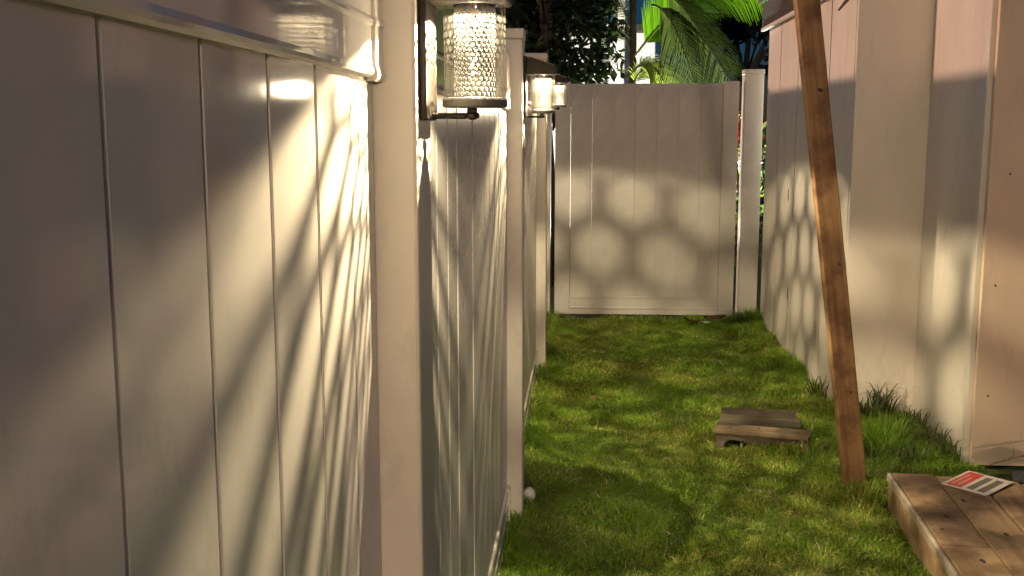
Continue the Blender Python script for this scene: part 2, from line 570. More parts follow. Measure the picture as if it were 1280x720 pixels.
# ------------------------------------------------------------------ gate
def gate():
    X0, X1, Y = -.214, 1.137, 8.105
    g = thing("gate", "closed white vinyl gate at the end of the passage, patterned with hexagon light", "gate", (X0, Y, 0))
    W = X1 - X0
    st = .115
    bm = bmesh.new(); box(bm, (0, 0, .05), (st, .045, 1.80), .004); link("stile", mesh(bm, M['vinyl_gate'], "stile"), g)
    bm = bmesh.new(); box(bm, (W - st, 0, .05), (W, .045, 1.80), .004); link("stile", mesh(bm, M['vinyl_gate'], "stile"), g)
    bm = bmesh.new()
    prism(bm, [(.003, .055), (.003, .095), (-.004, .098), (-.004, .107), (.002, .111), (.002, .175), (-.003, .178), (-.003, .187), (.003, .191), (.042, .191), (.042, .055)], 0, st + .001, W - st - .001)
    link("bottom_rail", mesh(bm, M['vinyl_gate'], "rail"), g)
    bm = bmesh.new(); box(bm, (st + .001, .004, 1.755), (W - st - .001, .041, 1.785), .002); link("top_rail", mesh(bm, M['vinyl_gate'], "rail"), g)
    n = 7
    bw = (W - 2 * st - .004) / n
    bm = bmesh.new()
    e = .0008
    prism(bm, [(.0004, .03), (.0004, e), (.0004 + e, 0), (bw - .0004 - e, 0), (bw - .0004, e), (bw - .0004, .03)], 2, .192, 1.7545)
    me = mesh(bm, M['vinyl_gate'], "board")
    for k in range(n):
        link("board", me, g, (st + .002 + k * bw, .0055, 0))
    for z in (.32, 1.5):
        bm = bmesh.new(); tube(bm, [(-.014, .03, z - .06), (-.014, .03, z + .06)], .008, 8)
        box(bm, (-.012, .046, z - .04), (.05, .050, z + .04))
        link("hinge", mesh(bm, M['bronze'], "hinge"), g)
gate()

# ------------------------------------------------------------------ shed on the right
def shed():
    s = thing("shed", "pale painted wooden shed with stepped wall along the right side", "shed")
    X1, X2 = 1.325, 1.685
    ya, yb, yc = 8.02, 5.48, 4.655
    def panel(name, lo, hi, m='paint', bev=.002):
        return link(name, boxmesh(lo, hi, M[m], bev, 1, name), s)
    seams = [ya, 7.52, 6.90, 6.03, yb]
    for a, b in zip(seams, seams[1:]):
        panel("wall_panel", (X1, b + .012, -.03), (X1 + .03, a - .012, 2.165))
    panel("return_panel", (X1 + .0005, yb - .028, -.03), (X2 + .03, yb, 3.2))
    panel("wall_panel", (X2, yc + .045, -.03), (X2 + .03, yb - .031, 3.2))
    panel("corner_trim", (X2 - .016, yc + .002, -.03), (X2 + .028, yc + .042, 3.2), 'trim', .003)
    fp = panel("front_panel", (X2 + .006, yc - .03, .01), (3.4, yc - .004, 3.2), 'paint_tan')
    fp["label"] = "tan painted panel facing the camera, dotted with nail holes"
    bm = bmesh.new(); lathe(bm, [(.0045, 0), (.0045, .0012), (.001, .0016)], 10)
    nm = mesh(bm, M['nail'], "nail")
    for x, z in [(1.83, 1.86), (1.775, 1.27), (1.745, .80), (1.745, .32), (1.78, 2.3), (2.2, 1.86), (2.2, 1.27)]:
        link("nail", nm, fp, (x, yc - .0302, z), (R(90), 0, 0))
    # small dark flaws on the side wall
    for y, z in [(7.07, 1.03), (6.97, .40)]:
        bm = bmesh.new()
        bmesh.ops.create_icosphere(bm, subdivisions=2, radius=1)
        for v in bm.verts: v.co = Vector((v.co.x * .003, v.co.y * (.012 + .004 * math.sin(v.co.z * 9)), v.co.z * .045))
        link("paint_chip", mesh(bm, M['bark'], "paint_chip"), s, (X1, y, z))
    # eaves: fascia, light drip strip, roof slab sloping up to the right
    XF = 1.275
    bm = bmesh.new()
    prism(bm, [(XF, 2.172), (XF + .028, 2.172), (XF + .028, 2.34), (XF, 2.34)], 1, yb + .01, ya + .02)
    link("fascia", mesh(bm, M['fascia'], "fascia"), s)
    bm = bmesh.new(); box(bm, (XF - .006, yb + .012, 2.148), (XF + .02, ya + .022, 2.1715), .002, 1)
    link("drip_strip", mesh(bm, M['trim'], "drip_strip"), s)
    bm = bmesh.new()
    prism(bm, [(XF - .03, 2.341), (XF - .03, 2.372), (3.4, 3.37), (3.4, 3.34)], 1, yb + .005, ya + .05)
    link("roof", mesh(bm, M['shingle'], "roof"), s)
    bm = bmesh.new(); box(bm, (XF + .03, yb + .01, 2.168), (X1 + .6, ya, 2.18))
    link("soffit", mesh(bm, M['fascia'], "soffit"), s)
    # far end and back of the shed
    panel("end_panel", (X1 + .032, ya - .03, -.03), (3.4, ya - .003, 2.165))
    # dark wedge strip painted in for a gap's shadow under the eave
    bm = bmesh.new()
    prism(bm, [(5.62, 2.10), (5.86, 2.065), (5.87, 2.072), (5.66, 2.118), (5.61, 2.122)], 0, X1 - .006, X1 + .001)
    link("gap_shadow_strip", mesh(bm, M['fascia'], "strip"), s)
shed()

# ------------------------------------------------------------------ leaning lumber
def beam():
    b0 = Vector((1.128, 4.29, -.08)); b1 = Vector((.735, 4.22, 2.62))
    d = (b1 - b0); L = d.length
    t = thing("wooden_beam", "long brown timber leaning up across the shed wall from the grass", "timber", b0)
    t.rotation_mode = 'QUATERNION'
    t.rotation_quaternion = d.to_track_quat('Z', 'Y') @ Matrix.Rotation(R(0), 3, 'Z').to_quaternion()
    return t, L
bt, BL = beam()
# orient the wide face to the camera side: local axes from explicit basis
d = Vector((.735 - 1.128, -.07, 2.70)).normalized()
fy = (Vector((.16, -1, 0)) - d * d.dot(Vector((.16, -1, 0)))).normalized()
fx = fy.cross(d) * -1
rotm = Matrix((fx, -fy, d)).transposed()
if rotm.determinant() < 0:
    rotm = Matrix((-fx, -fy, d)).transposed()
bt.rotation_quaternion = rotm.to_quaternion()
bm = bmesh.new()
box(bm, (-.046, -.02, 0), (.046, .02, BL), .004, 2)
link("stud", mesh(bm, M['beam'], "stud"), bt)
def knot(parent, loc, a, b_, rot):
    bm = bmesh.new()
    lathe(bm, [(1, 0), (.8, .0016), (.3, .0006), (.05, .0)], 14)
    for v in bm.verts: v.co = Vector((v.co.x * a * (1 + .15 * math.sin(5 * v.co.y)), v.co.y * b_, v.co.z))
    link("knot", mesh(bm, M['dark_hole'], "knot"), parent, loc, rot)
for x, z, a, b_ in [(.012, 1.70, .012, .006), (.02, 1.02, .007, .0035), (-.02, 2.2, .006, .004), (.015, .5, .006, .004)]:
    knot(bt, (x, -.0201, z), a, b_, (R(90), R(25), 0))

# ------------------------------------------------------------------ low wooden platform with the tag on it
def platform():
    p = thing("platform", "low platform of weathered boards at the bottom right corner", "platform", (1.187, 4.10, 0), R(-3.9))
    H = .140
    def brd(x0, x1, y0, y1, m='old_wood', z=0.0, tilt=0):
        bm = bmesh.new()
        box(bm, (x0 + .002, y0 + .002, H - .036), (x1 - .002, y1 - .002, H), .005, 2)
        o = link("board", mesh(bm, M[m], "board"), p, (0, 0, z), (0, tilt, 0))
        return o
    brd(.016, .17, -.74, 0)
    brd(.016, .172, -1.9, -.742, 'old_wood_light', .001)
    bm = bmesh.new(); box(bm, (-.002, -1.9, H - .034), (.0145, -.002, H - .001), .006, 3)
    link('edge_strip', mesh(bm, M['worn_edge'], 'edge'), p)
    brd(.173, .32, -1.9, -.012, 'old_wood', -.002)
    brd(.324, .47, -1.9, -.03, 'old_wood', -.004)
    brd(.474, .62, -1.9, -.02, 'old_wood', -.001)
    bm = bmesh.new(); box(bm, (.006, -1.88, -.02), (.040, -.012, H - .038), .004)
    link("side_board", mesh(bm, M['old_wood_light'], "side"), p)
    bm = bmesh.new(); box(bm, (.042, -.05, -.02), (.61, -.016, H - .042), .004)
    link("end_board", mesh(bm, M['old_wood'], "side"), p)
    for x, y, a, b_ in [(.10, -.47, .018, .010), (.11, -.86, .016, .008), (.055, -.60, .008, .006), (.25, -.62, .014, .008), (.20, -.30, .01, .006), (.09, -1.1, .014, .009)]:
        knot(p, (x, y, H + .0012), b_, a, (0, 0, .2))
platform()

def info_tag():
    H = .1425
    q = [Vector((1.345, 3.961, H)), Vector((1.506, 4.123, H)), Vector((1.602, 3.978, H + .004)), Vector((1.454, 3.827, H + .002))]
    e = (q[1] - q[0] + q[2] - q[3]) / 2; f = (q[3] - q[0] + q[2] - q[1]) / 2
    L, W = e.length, f.length
    t = thing("product_tag", "white tag with red band and two grey text blocks lying on the boards", "tag", q[0], math.atan2(e.y, e.x))
    # local x along the red band, local -y across the tag
    t.rotation_euler = (R(1.0), R(-.6), math.atan2(e.y, e.x))
    s = 1
    def sheet(name, x0, x1, y0, y1, z0, z1, m, r=0):
        bm = bmesh.new(); box(bm, (x0, -y1, z0), (x1, -y0, z1), r, 1)
        return link(name, mesh(bm, M[m], name), t)
    sheet("card", 0, L, 0, W, .001, .0035, 'tag_white', .001)
    sheet("red_band", .012, L - .012, .012, W * .40, .0036, .0041, 'tag_red')
    sheet("text_block", .022, L - .03, W * .49, W * .64, .0036, .0041, 'tag_grey')
    sheet("text_block", .022, L - .03, W * .72, W * .88, .0036, .0041, 'tag_grey')
    for k in range(2):
        sheet("text_line", .03, L - .05 - .03 * k, W * (.15 + .12 * k), W * (.172 + .12 * k), .0042, .0045, 'tag_white')
info_tag()

def rag():
    bm = bmesh.new()
    bmesh.ops.create_icosphere(bm, subdivisions=4, radius=1)
    for v in bm.verts:
        n = .25 * math.sin(v.co.x * 6 + v.co.y * 4) + .2 * math.sin(v.co.y * 9 - v.co.x * 3 + v.co.z * 5)
        v.co = Vector((v.co.x * (.12 + .03 * n), v.co.y * (.09 + .03 * n), max(0, v.co.z + n * .5) * .045))
    o = link("cloth", mesh(bm, M['cloth'], "cloth", True), None, (1.76, 4.03, .139))
    tag(o, "crumpled black cloth on the platform boards behind the tag", "cloth")
rag()
bm = bmesh.new()
tube(bm, [(1.60, 4.20, .146), (1.72, 4.26, .158), (1.84, 4.31, .168), (1.95, 4.38, .186)], [.004, .0045, .004, .002], 6)
tube(bm, [(1.72, 4.26, .158), (1.75, 4.33, .185)], [.003, .001], 6)
tag(link("twig", mesh(bm, M['old_wood'], "twig", True)), "thin dry twig lying against the foot of the tan panel", "twig")

# ------------------------------------------------------------------ pallet fragment in the grass
def pallet():
    p = thing("pallet_piece", "broken piece of wooden pallet half sunk in the grass", "pallet", (.615, 4.80, -.004), R(-12))
    # notched stringer facing the camera
    outline = [(0, -.02), (.035, -.02), (.035, .035), (.045, .056), (.062, .062), (.125, .060), (.145, .048), (.152, .03), (.153, -.02), (.215, -.02),
               (.216, .03), (.226, .05), (.25, .060), (.33, .060), (.35, .05), (.358, .03), (.359, -.02), (.41, -.02), (.41, .088), (0, .088)]
    bm = bmesh.new(); prism(bm, outline, 1, 0, .036)
    bmesh.ops.bevel(bm, geom=list(bm.edges), offset=.0015, segments=1, affect='EDGES')
    link("stringer", mesh(bm, M['pallet'], "stringer"), p)
    def brd(lo, hi, m, rot=(0, 0, 0)):
        bm = bmesh.new(); box(bm, lo, hi, .004, 2)
        link("deck_board", mesh(bm, M[m], "deck_board"), p, (0, 0, 0), rot)
    brd((-.01, -.012, .089), (.405, .105, .108), 'pallet_light', (0, R(.6), 0))
    brd((.02, .110, .050), (.41, .255, .070), 'pallet', (0, R(.8), R(-1)))
    brd((-.005, .262, .042), (.375, .40, .062), 'pallet', (R(1.5), 0, R(1)))
    brd((.0, .407, .038), (.36, .555, .058), 'pallet', (R(1), R(-1), R(2)))
    bm = bmesh.new(); box(bm, (.02, .115, -.02), (.06, .54, .036), .003)
    link("stringer", mesh(bm, M['pallet'], "stringer"), p)
    bm = bmesh.new(); box(bm, (.31, .115, -.02), (.35, .54, .034), .003)
    link("stringer", mesh(bm, M['pallet'], "stringer"), p)
    bm = bmesh.new(); lathe(bm, [(.004, 0), (.004, .002), (.001, .003)], 8)
    nm = mesh(bm, M['nail'], "nail")
    for x, y in [(.06, .03), (.19, .05), (.36, .03)]:
        link("nail", nm, p, (x, y, .1085))
pallet()

# ------------------------------------------------------------------ small litter
bm = bmesh.new(); bmesh.ops.create_uvsphere(bm, u_segments=20, v_segments=12, radius=.026)
for v in bm.verts: v.co.z *= 1.15; v.co.x *= .9
tag(link("ball", mesh(bm, M['stone'], "ball", True), None, (-.198, 4.02, .045)), "small white ball half hidden behind the second fence post", "ball")

def dead_leaf(loc, s, col, rot, label, cat="leaf"):
    V = []; F = []
    n = 7
    for i in range(n):
        a = i / (n - 1)
        wd = math.sin(a * math.pi) ** .8 * .32 + .01
        zz = .25 * (a - .5) ** 2 * 2
        V += [(a - .5, -wd, zz + .12), (a - .5, 0, zz), (a - .5, wd, zz + .09)]
    for i in range(n - 1):
        for k in range(2):
            F.append((i * 3 + k, i * 3 + k + 1, i * 3 + 3 + k + 1, i * 3 + 3 + k))
    V = np.array(V) * s
    me = npmesh("leaf", V, [np.array(F)], M['leaf'], np.tile(np.array(col), (len(V), 1)))
    o = link("fallen_leaf", me, None, loc, rot)
    tag(o, label, cat)
dead_leaf((.056, 5.52, .055), .055, (.42, .22, .13), (.2, .1, .3), "pinkish fallen leaf alone on the lawn left of the pallet piece")
dead_leaf((.80, 7.86, .05), .12, (.10, .045, .025), (.1, .2, .2), "dark curled dead leaf at the foot of the gate")
dead_leaf((.98, 7.90, .06), .16, (.09, .035, .02), (.2, -.1, -.3), "largest dark brown dead leaf at the right foot of the gate")
dead_leaf((.90, 7.82, .045), .07, (.55, .55, .52), (.1, .1, .1), "small white scrap lying on the grass by the gate")
bm = bmesh.new()
tube(bm, [(.79, 6.36, .10), (.80, 6.2, .115), (.82, 6.0, .10), (.846, 5.80, .04)], [.002, .0026, .003, .003], 5)
tag(link("dry_stalk", mesh(bm, M['rachis'], "stalk", True)), "dry straw stalk leaning in the grass behind the pallet piece", "stalk")

# ------------------------------------------------------------------ grass
def blades(n, xr, yr, hfun, seed, colset, wr=(.0022, .0045), lean=1.0, keep=None):
    g = np.random.default_rng(seed)
    x = g.uniform(*xr, n); y = g.uniform(*yr, n)
    if keep is not None:
        k = keep(x, y, g); x, y = x[k], y[k]; n = len(x)
    cl = np.sin(x * 9.1 + 2 * np.sin(y * 4.7)) * np.sin(y * 8.3 + 1.5 * np.sin(x * 6.1))
    cl2 = np.sin(x * 23 + y * 5) * np.sin(y * 19 - x * 7)
    h = hfun(x, y) * g.uniform(.55, 1.25, n) * (1 + .3 * cl + .15 * cl2)
    wd = g.uniform(*wr, n) * .5
    a = g.uniform(0, 2 * np.pi, n)
    ln = lean * h * g.uniform(.2, 1.3, n)
    # tufts lean alike
    a = np.where(g.random(n) < .55, a, 2.3 * np.sin(x * 14 + y * 3) + 2.1 * np.sin(y * 12 - x * 5) + g.normal(0, .4, n))
    dx, dy = np.cos(a), np.sin(a)
    b = a + g.uniform(-.9, .9, n) + np.pi / 2
    px, py = np.cos(b) * wd, np.sin(b) * wd
    z = gz(x, y) - .006
    V = np.zeros((n, 5, 3))
    V[:, 0] = np.stack([x - px, y - py, z], 1); V[:, 1] = np.stack([x + px, y + py, z], 1)
    mx_, my_ = x + dx * ln * .35, y + dy * ln * .35
    zm = z + h * .62
    V[:, 2] = np.stack([mx_ - px * .8, my_ - py * .8, zm], 1); V[:, 3] = np.stack([mx_ + px * .8, my_ + py * .8, zm], 1)
    droop = np.clip(ln / (h + 1e-6), 0, 1)
    V[:, 4] = np.stack([x + dx * ln, y + dy * ln, z + h * (1 - .35 * droop)], 1)
    i = np.arange(n) * 5
    Q = np.stack([i, i + 1, i + 3, i + 2], 1); T = np.stack([i + 2, i + 3, i + 4], 1)
    cs = np.array(colset)
    wsel = g.random(n)
    dry = np.clip(.15 + .28 * np.sin(x * 3.7 + 1.1 * np.sin(y * 5)) * np.sin(y * 4.1 + .6) + .12 * cl2, 0, .8)
    c = np.where((wsel < dry)[:, None], cs[g.integers(3, len(cs), n)], cs[g.integers(0, 3, n)]) * g.uniform(.7, 1.3, n)[:, None]
    return V.reshape(-1, 3), Q, T, np.repeat(c, 5, 0)

def in_pallet(x, y):
    c, s = math.cos(R(12)), math.sin(R(12))
    u = (x - .615) * c - (y - 4.80) * s; v = (x - .615) * s + (y - 4.80) * c
    return (u > -.01) & (u < .42) & (v > -.005) & (v < .64)
def keep(x, y, g):
    k = ~((x > 1.175) & (y < 4.11))                      # platform
    k &= ~((x > 1.31) & (y > 5.47))
    k &= ~(in_pallet(x, y) & (g.random(len(x)) < np.where(y > 4.95, .72, .95)))
    k &= ~((abs(x - 1.12) < .05) & (abs(y - 4.28) < .025))
    k &= ~((x < -.21) & ((abs(y - PC[2]) < .07) | (abs(y - PC[3]) < .07)))
    k &= y < 8.09
    # thin patches
    p = np.sin(x * 6.3 + 1) * np.sin(y * 5.1 + 2 * np.sin(x * 3))
    k &= ~((p > .72) & (g.random(len(x)) < .35))
    return k
def hf(x, y):
    e = .027 + .05 * np.exp(-((x + .25) / .09) ** 2) + .05 * np.clip((y - 7.55) / .5, 0, 1) * (.5 + .5 * np.sin(x * 9) ** 2)
    e += .05 * np.exp(-((x - 1.3) / .13) ** 2) * (y > 5.4)
    e += .10 * np.exp(-((x - 1.42) / .22) ** 2 - ((y - 5.0) / .5) ** 2)
    e += .05 * np.exp(-((x - 1.12) / .15) ** 2 - ((y - 4.5) / .4) ** 2)
    e += .035 * np.exp(-((x - .8) / .35) ** 2 - ((y - 4.72) / .1) ** 2)
    return e
GC = [(.19, .34, .018), (.24, .38, .025), (.17, .31, .022), (.46, .44, .08), (.6, .53, .18), (.40, .42, .06)]
parts = [blades(150000, (-.26, 1.70), (3.05, 5.4), hf, 1, GC, keep=keep),
         blades(2600, (-.26, 1.70), (3.05, 8.0), lambda x, y: .035 + 0 * x, 5, [(.4, .36, .14), (.5, .46, .25), (.45, .36, .2)] * 2, (.003, .006), 2.6, keep),
         blades(115000, (-.26, 1.34), (5.4, 8.1), hf, 2, GC, (.003, .005), keep=keep)]
off = 0; VV, QQ, TT, CC = [], [], [], []
for V, Q, T, c in parts:
    VV.append(V); QQ.append(Q + off); TT.append(T + off); CC.append(c); off += len(V)
o = link("grass", npmesh("grass", np.concatenate(VV), [np.concatenate(QQ), np.concatenate(TT)], M['grass'], np.concatenate(CC)))
tag(o, "patchy green lawn with dry straw bits filling the passage floor", "grass", kind="stuff")

# weeds in the corner by the return wall
def weed(loc, n, h, label, seed):
    g = random.Random(seed)
    t = thing("weed_tuft", label, "weed", loc, 0, "weed tufts along the shed wall")
    bm_V, Q = [], []
    for k in range(n):
        a = g.uniform(0, 6.28); hh = h * g.uniform(.4, .95); ln = hh * g.uniform(.3, .9); wd = g.uniform(.003, .007)
        bx, by = g.gauss(0, .03), g.gauss(0, .03)
        b = len(bm_V)
        for i in range(6):
            s = i / 5
            x = bx + math.cos(a) * ln * s ** 1.6; y = by + math.sin(a) * ln * s ** 1.6
            z = hh * (s - .45 * s ** 3) * 1.4
            ww = wd * (1 - s * .85)
            bm_V += [(x - math.sin(a) * ww, y + math.cos(a) * ww, z), (x + math.sin(a) * ww, y - math.cos(a) * ww, z)]
        for i in range(5):
            Q.append((b + i * 2, b + i * 2 + 1, b + i * 2 + 3, b + i * 2 + 2))
    V = np.array(bm_V)
    c = np.repeat(np.array([[g.uniform(.045, .085), g.uniform(.065, .105), .022] for _ in range(n)]), 12, 0)
    o = link("blade_cluster", npmesh("blades", V, [np.array(Q)], M['grass'], c), t)
    o["kind"] = "stuff"
weed((1.50, 5.36, 0), 60, .26, "dark weedy tuft in the corner of the shed wall step", 1)
weed((1.36, 5.15, 0), 55, .20, "weedy tuft just behind the leaning timber", 2)
weed((1.56, 5.02, 0), 60, .18, "weedy tuft against the shed wall, between corner and platform", 3)
weed((1.58, 4.66, 0), 45, .17, "tall weeds at the white corner strip behind the platform", 4)
weed((1.40, 4.55, 0), 45, .16, "weedy tuft behind the back edge of the platform", 5)
weed((1.27, 5.75, 0), 30, .20, "weedy tuft at the near end of the shed side wall", 6)
weed((1.40, 5.30, 0), 70, .20, "darkest weedy tuft between the timber and the shed corner", 9)
weed((1.62, 5.22, 0), 50, .16, "short weedy tuft tight against the shed wall near the corner", 10)
weed((1.50, 4.82, 0), 70, .13, "low spreading weed patch between the shed wall and the platform", 11)
weed((1.24, 4.62, 0), 50, .11, "low weed patch right behind the foot of the timber", 12)
weed((1.60, 4.85, 0), 50, .15, "weedy tuft against the shed wall, halfway to the white corner strip", 13)
weed((1.20, 7.9, 0), 45, .17, "bright grass tuft at the foot of the right gate post", 7)
weed((-.18, 7.95, 0), 30, .10, "short grass tuft at the left corner of the gate", 8)

# ------------------------------------------------------------------ beyond the gate
def leaf_cloud(pts, size, g, cols, aspect=.45, droop=.3):
    n = len(pts)
    a = g.uniform(0, 2 * np.pi, n); el = g.normal(-droop, .5, n); roll = g.uniform(-1.2, 1.2, n)
    d = np.stack([np.cos(a) * np.cos(el), np.sin(a) * np.cos(el), np.sin(el)], 1)
    s0 = np.stack([-np.sin(a), np.cos(a), np.zeros(n)], 1)
    up = np.cross(s0, d)
    s = s0 * np.cos(roll)[:, None] + up * np.sin(roll)[:, None]
    L = size * g.uniform(.6, 1.3, n)[:, None]
    V = np.zeros((n, 4, 3))
    V[:, 0] = pts; V[:, 1] = pts + d * L * .45 + s * L * aspect * .5
    V[:, 2] = pts + d * L; V[:, 3] = pts + d * L * .45 - s * L * aspect * .5
    i = np.arange(n) * 4
    F = np.stack([i, i + 1, i + 2, i + 3], 1)
    cs = np.array(cols)
    c = cs[g.integers(0, len(cs), n)] * g.uniform(.6, 1.4, n)[:, None]
    return V.reshape(-1, 3), F, np.repeat(c, 4, 0)

def tree(loc, label, trunk_h, clumps, nleaf, size, cols, seed, m='leaf', aspect=.45, rad=.09, name="broadleaf_tree"):
    g = np.random.default_rng(seed)
    t = thing(name, label, "tree", loc)
    bm = bmesh.new()
    tube(bm, [(0, 0, -.1), (.03, .02, trunk_h * .5), (-.02, .05, trunk_h)], [rad, rad * .8, rad * .6], 10)
    for (x, y, z, r_) in clumps:
        tube(bm, [(-.01, .04, trunk_h * .85), (x * .45, y * .45, trunk_h + (z - trunk_h) * .55), (x, y, z)], [rad * .45, rad * .28, rad * .08], 6)
    link("trunk", mesh(bm, M['bark'], "trunk", True), t)
    P = []
    tot = sum(c[3] ** 2 for c in clumps)
    for (x, y, z, r_) in clumps:
        k = int(nleaf * r_ ** 2 / tot)
        v = g.normal(0, 1, (k, 3)); v /= np.linalg.norm(v, axis=1)[:, None]
        P.append(np.array([x, y, z]) + v * r_ * (g.random(k) ** .45)[:, None] * np.array([1, 1, .85]))
    P = np.concatenate(P)
    V, F, c = leaf_cloud(P, size, g, cols, aspect)
    o = link("crown", npmesh("crown", V, [F], M[m], c), t)
    o["kind"] = "stuff"
    return t
g_ = random.Random(3)
cl = [(g_.uniform(-1.3, .62), g_.uniform(-.6, .7), g_.uniform(1.85, 3.6), g_.uniform(.3, .5)) for _ in range(26)]
cl = [c_ for c_ in cl if c_[0] + c_[3] < .66]
cl += [(-.75, 0, 2.0, .34), (-.5, .1, 1.9, .34), (-.25, -.1, 2.05, .36), (.1, -.1, 1.95, .34), (-.6, .1, 2.4, .4), (-.1, .1, 2.4, .4), (.12, 0, 2.7, .4), (-.3, 0, 2.8, .4), (.42, 0, 2.05, .24), (.44, .1, 2.35, .24), (.40, .1, 2.7, .26), (.45, -.1, 2.0, .3), (.1, 0, 1.95, .35), (-.2, .1, 2.3, .4), (.3, 0, 2.5, .4)]
tree((-.35, 10.2, 0), "dense dark broadleaf tree behind the left half of the gate", 1.7, cl, 11500, .12,
     [(.020, .032, .010), (.026, .042, .012), (.016, .026, .009), (.04, .065, .015)], 5)

def frond(base, ctrl, tip, nl, ll, width, col, droop, seed, m='palm'):
    """pinnate palm frond: rachis tube and leaflets along a quadratic curve"""
    g = random.Random(seed)
    base, ctrl, tip = Vector(base), Vector(ctrl), Vector(tip)
    def B(s): return base * (1 - s) ** 2 + ctrl * 2 * s * (1 - s) + tip * s * s
    def D(s): return ((ctrl - base) * (1 - s) * 2 + (tip - ctrl) * 2 * s).normalized()
    bm = bmesh.new()
    tube(bm, [B(i / 10) for i in range(11)], [.014 * (1 - .8 * i / 10) for i in range(11)], 6)
    rm = mesh(bm, M['rachis'], "rachis", True)
    V, Q, T, C = [], [], [], []
    for side in (-1, 1):
        for i in range(nl):
            s = .18 + .82 * (i + .5) / nl
            p = B(s); d = D(s)
            sv = d.cross(Vector((0, -1, .15))).normalized() * side      # fan lies roughly facing the path
            L = ll * (math.sin(min(1, (s - .1) * 1.15) * math.pi) ** .6 * .85 + .2) * g.uniform(.9, 1.08)
            dirv = (sv * .8 + d * .75 + Vector((0, g.uniform(-.2, .2), 0))).normalized()
            nrm = dirv.cross(Vector((0, 1, 0))).normalized()
            b = len(V)
            for k in range(4):
                u = k / 3
                q = p + dirv * L * u + Vector((0, 0, -droop * L * u * u))
                w_ = width * (1 - u * .9) * (.6 if k == 0 else 1)
                V += [q - nrm * w_ * .5 + Vector((0, .35 * w_, 0)), q + nrm * w_ * .5 - Vector((0, .35 * w_, 0))]
            for k in range(3):
                Q.append((b + 2 * k, b + 2 * k + 1, b + 2 * k + 3, b + 2 * k + 2))
            c = np.array(col) * g.uniform(.8, 1.2)
            C += [c] * 8
    me = npmesh("leaflets", np.array([tuple(v) for v in V]), [np.array(Q)], M[m], np.array(C))
    return rm, me

def palm():
    t = thing("palm", "green palm behind the gate with long lit fronds", "palm", (0, 0, 0))
    bm = bmesh.new()
    tube(bm, [(.46, 10.9, -.1), (.47, 10.88, 1.2), (.475, 10.85, 2.1), (.46, 10.8, 3.4)], [.05, .042, .036, .03], 10)
    link("trunk", mesh(bm, M['bark'], "trunk", True), t)
    bright = (.15, .34, .012); olive_shade = (.05, .075, .016); pale = (.26, .34, .06)  # backlight put into the paler leaf colours, shade into the dark one
    F = [  # base, control, tip, leaflets, leaflet length, width, colour, droop
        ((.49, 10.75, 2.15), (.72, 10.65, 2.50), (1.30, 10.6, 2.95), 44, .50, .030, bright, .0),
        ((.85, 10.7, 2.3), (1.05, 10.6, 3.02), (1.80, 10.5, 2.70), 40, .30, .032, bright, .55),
        ((.70, 10.45, 2.75), (.90, 10.4, 2.7), (1.42, 10.3, 1.78), 40, .40, .015, olive_shade, .5),
        ((.62, 10.4, 2.6), (.82, 10.3, 2.6), (1.05, 10.2, 1.75), 34, .40, .015, olive_shade, .6),
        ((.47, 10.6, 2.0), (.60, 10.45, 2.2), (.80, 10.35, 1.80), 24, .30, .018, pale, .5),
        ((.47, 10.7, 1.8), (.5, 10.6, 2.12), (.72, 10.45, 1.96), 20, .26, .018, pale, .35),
        ((.46, 10.9, 2.2), (.36, 10.8, 2.55), (.16, 10.7, 2.3), 24, .28, .016, olive_shade, .5),
        ((.46, 10.9, 2.4), (.34, 10.8, 2.8), (.2, 10.7, 2.6), 24, .28, .016, olive_shade, .5),
        ((.80, 10.42, 2.5), (1.05, 10.4, 2.45), (1.30, 10.3, 1.95), 30, .34, .014, olive_shade, .5),
    ]
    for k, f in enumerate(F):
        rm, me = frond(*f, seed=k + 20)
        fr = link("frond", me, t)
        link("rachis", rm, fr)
palm()

# flowering shrub at the right of the gate, seen through the gap
def shrub():
    g = np.random.default_rng(12)
    t = thing("flowering_shrub", "lit shrub with red and white flowers seen through the gap right of the gate", "shrub", (1.56, 10.7, 0))
    bm = bmesh.new()
    for k in range(6):
        a = k * 1.05
        tube(bm, [(0, 0, -.05), (.08 * math.cos(a), .08 * math.sin(a), .7), (.22 * math.cos(a), .2 * math.sin(a), 1.45)], [.02, .014, .005], 6)
    link("stems", mesh(bm, M['bark'], "stems", True), t)
    P = np.stack([g.normal(0, .16, 900), g.normal(0, .16, 900), g.uniform(.1, 1.6, 900)], 1)
    V, F, c = leaf_cloud(P, .10, g, [(.10, .22, .03), (.14, .25, .05), (.3, .34, .06)], .5)
    o = link("foliage", npmesh("foliage", V, [F], M['palm'], c), t); o["kind"] = "stuff"
    P = np.stack([g.normal(-.03, .1, 160), g.normal(-.1, .08, 160), g.normal(1.42, .06, 160)], 1)
    V, F, c = leaf_cloud(P, .06, g, [(.7, .03, .03), (.8, .06, .05)], .9)
    o = link("red_flowers", npmesh("flowers", V, [F], M['flower'], c), t); o["kind"] = "stuff"
    P = np.stack([g.normal(-.03, .1, 160), g.normal(-.1, .08, 160), g.normal(1.2, .07, 160)], 1)
    V, F, c = leaf_cloud(P, .07, g, [(.8, .78, .7), (.75, .75, .7)], .9)
    o = link("white_flowers", npmesh("flowers", V, [F], M['flower'], c), t); o["kind"] = "stuff"
shrub()

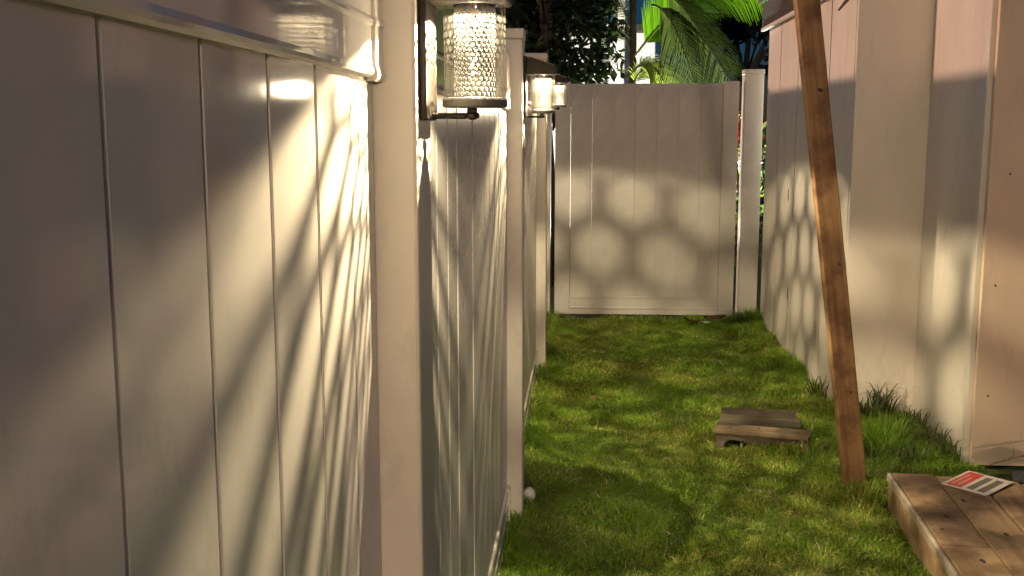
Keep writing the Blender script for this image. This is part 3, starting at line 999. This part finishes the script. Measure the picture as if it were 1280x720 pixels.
# neighbouring building, lit at night
def house():
    h = thing("neighbour_house", "bright lit white wall of a building glimpsed between leaves behind the palm", "house", (-1.6, 16.0, 0))
    link("wall", boxmesh((-3, 0, -.05), (2.62, .2, 2.83), M['house'], .01, 1), h)
    link("side_wall", boxmesh((2.44, .202, -.05), (2.62, 6, 2.83), M['house'], .01, 1), h)
    bm = bmesh.new(); box(bm, (-3.1, -.12, 2.832), (2.7, 6, 2.95), .01, 1)
    link("roof", mesh(bm, M['shingle'], "roof"), h)
    for x in (-2.0, -.4):
        w_ = link("window", boxmesh((x, -.03, .9), (x + .9, .001, 2.0), M['trim'], .01, 1), h)
        link("pane", boxmesh((x + .06, -.036, .96), (x + .84, -.0305, 1.94), M['solar'], 0, 1), w_)
house()
bm = bmesh.new(); lathe(bm, [(.07, -.1), (.07, .1), (.055, .12), (.05, 4.2), (.07, 4.22), (.07, 4.4)], 16)
tag(link("lamp_post", mesh(bm, M['paint'], "lamp_post", True), None, (.50, 15.2, 0)), "pale straight pole rising beside the palm trunk", "pole")

# dark tree silhouette against the dusk sky at right
g_ = random.Random(9)
cl = [(-1.0, 0, 3.55, .42), (-.45, 0, 3.75, .5), (.1, 0, 3.8, .5), (.6, .1, 3.9, .5), (-1.4, .1, 3.35, .3), (1.1, 0, 4.0, .5), (.2, .2, 4.3, .6), (.75, .1, 3.1, .28), (.55, 0, 2.8, .2), (1.0, .2, 3.4, .4), (-.3, 0, 3.3, .16)]
tree((3.62, 25, 0), "dark spreading tree silhouetted on the blue dusk sky right of the palm", 2.9, cl, 3200, .22, [(.012, .014, .014), (.018, .02, .018)], 8, 'darkleaf', .4, .16, "silhouette_tree")

# added floodlights, unseen behind the gate, to light palm, shrub and wall
def flood(loc, target, power, label):
    t = thing("added_floodlight", label, "floodlight", loc, 0, "added floodlights unseen behind the gate")
    bm = bmesh.new(); tube(bm, [(0, 0, -.1), (0, 0, .16)], .012, 8); link("stake", mesh(bm, M['bronze'], "stake"), t)
    d = (Vector(target) - (Vector(loc) + Vector((0, 0, .2)))).normalized()
    q = d.to_track_quat('Z', 'Y')
    bm = bmesh.new(); lathe(bm, [(.03, -.05), (.055, 0), (.06, .05), (.05, .05), (.045, .03), (.01, .03)], 20)
    o = link("head", mesh(bm, M['bronze'], "head"), t, (0, 0, .2)); o.rotation_euler = q.to_euler()
    bm = bmesh.new(); lathe(bm, [(.042, .031), (.042, .034), (.002, .034)], 20)
    o2 = link("lens", mesh(bm, M['led'], "lens"), o)
    l = bpy.data.lights.new("flood_beam", 'SPOT'); l.energy = power; l.color = (1, .95, .85); l.spot_size = R(110); l.spot_blend = .5; l.shadow_soft_size = .04
    a = link("flood_beam", l, t, tuple(Vector((0, 0, .2)) + d * .06)); a.rotation_euler = d.to_track_quat('-Z', 'Y').to_euler()
flood((1.05, 12.2, 0), (1.0, 10.6, 2.7), 2200, "small added floodlight, unseen in the yard, aimed up at the palm fronds")
flood((.2, 13.2, 0), (.6, 16, 2.3), 1100, "small added floodlight, unseen in the yard, aimed at the white house wall")

# house wall and porch lamp added unseen behind the viewpoint for warm fill light
def added_back_house():
    h = thing("house", "pale house wall added unseen behind the viewpoint, across the open end of the passage", "house", (0, -7.0, 0))
    link("wall", boxmesh((-4, -.2, -.1), (6, 0, 3.0), M['paint_tan'], .01, 1), h)
    link("eave", boxmesh((-4.2, -.25, 3.002), (6.2, .35, 3.15), M['fascia'], .01, 1), h)
    p = thing("fill_porch_lamp", "added porch lamp, unseen behind the viewpoint, for warm fill light down the passage", "lamp", (.70, -7.0, 2.05))
    link("back_plate", boxmesh((-.05, .001, -.12), (.05, .016, .12), M['bronze'], .004), p)
    bm = bmesh.new(); tube(bm, [(0, .015, .09), (0, .10, .12), (0, .15, .10)], .009, 8)
    link("arm", mesh(bm, M['bronze'], "arm", True), p)
    bm = bmesh.new(); lathe(bm, [(.02, .13), (.085, .10), (.09, .09), (.02, .095)], 24, 0, .15)
    link("hood", mesh(bm, M['bronze'], "hood", True), p)
    l = bpy.data.lights.new("fill_bulb", 'POINT'); l.energy = 830; l.color = (1, .76, .50); l.shadow_soft_size = .15
    link("fill_bulb", l, p, (0, .20, -.07))
added_back_house()
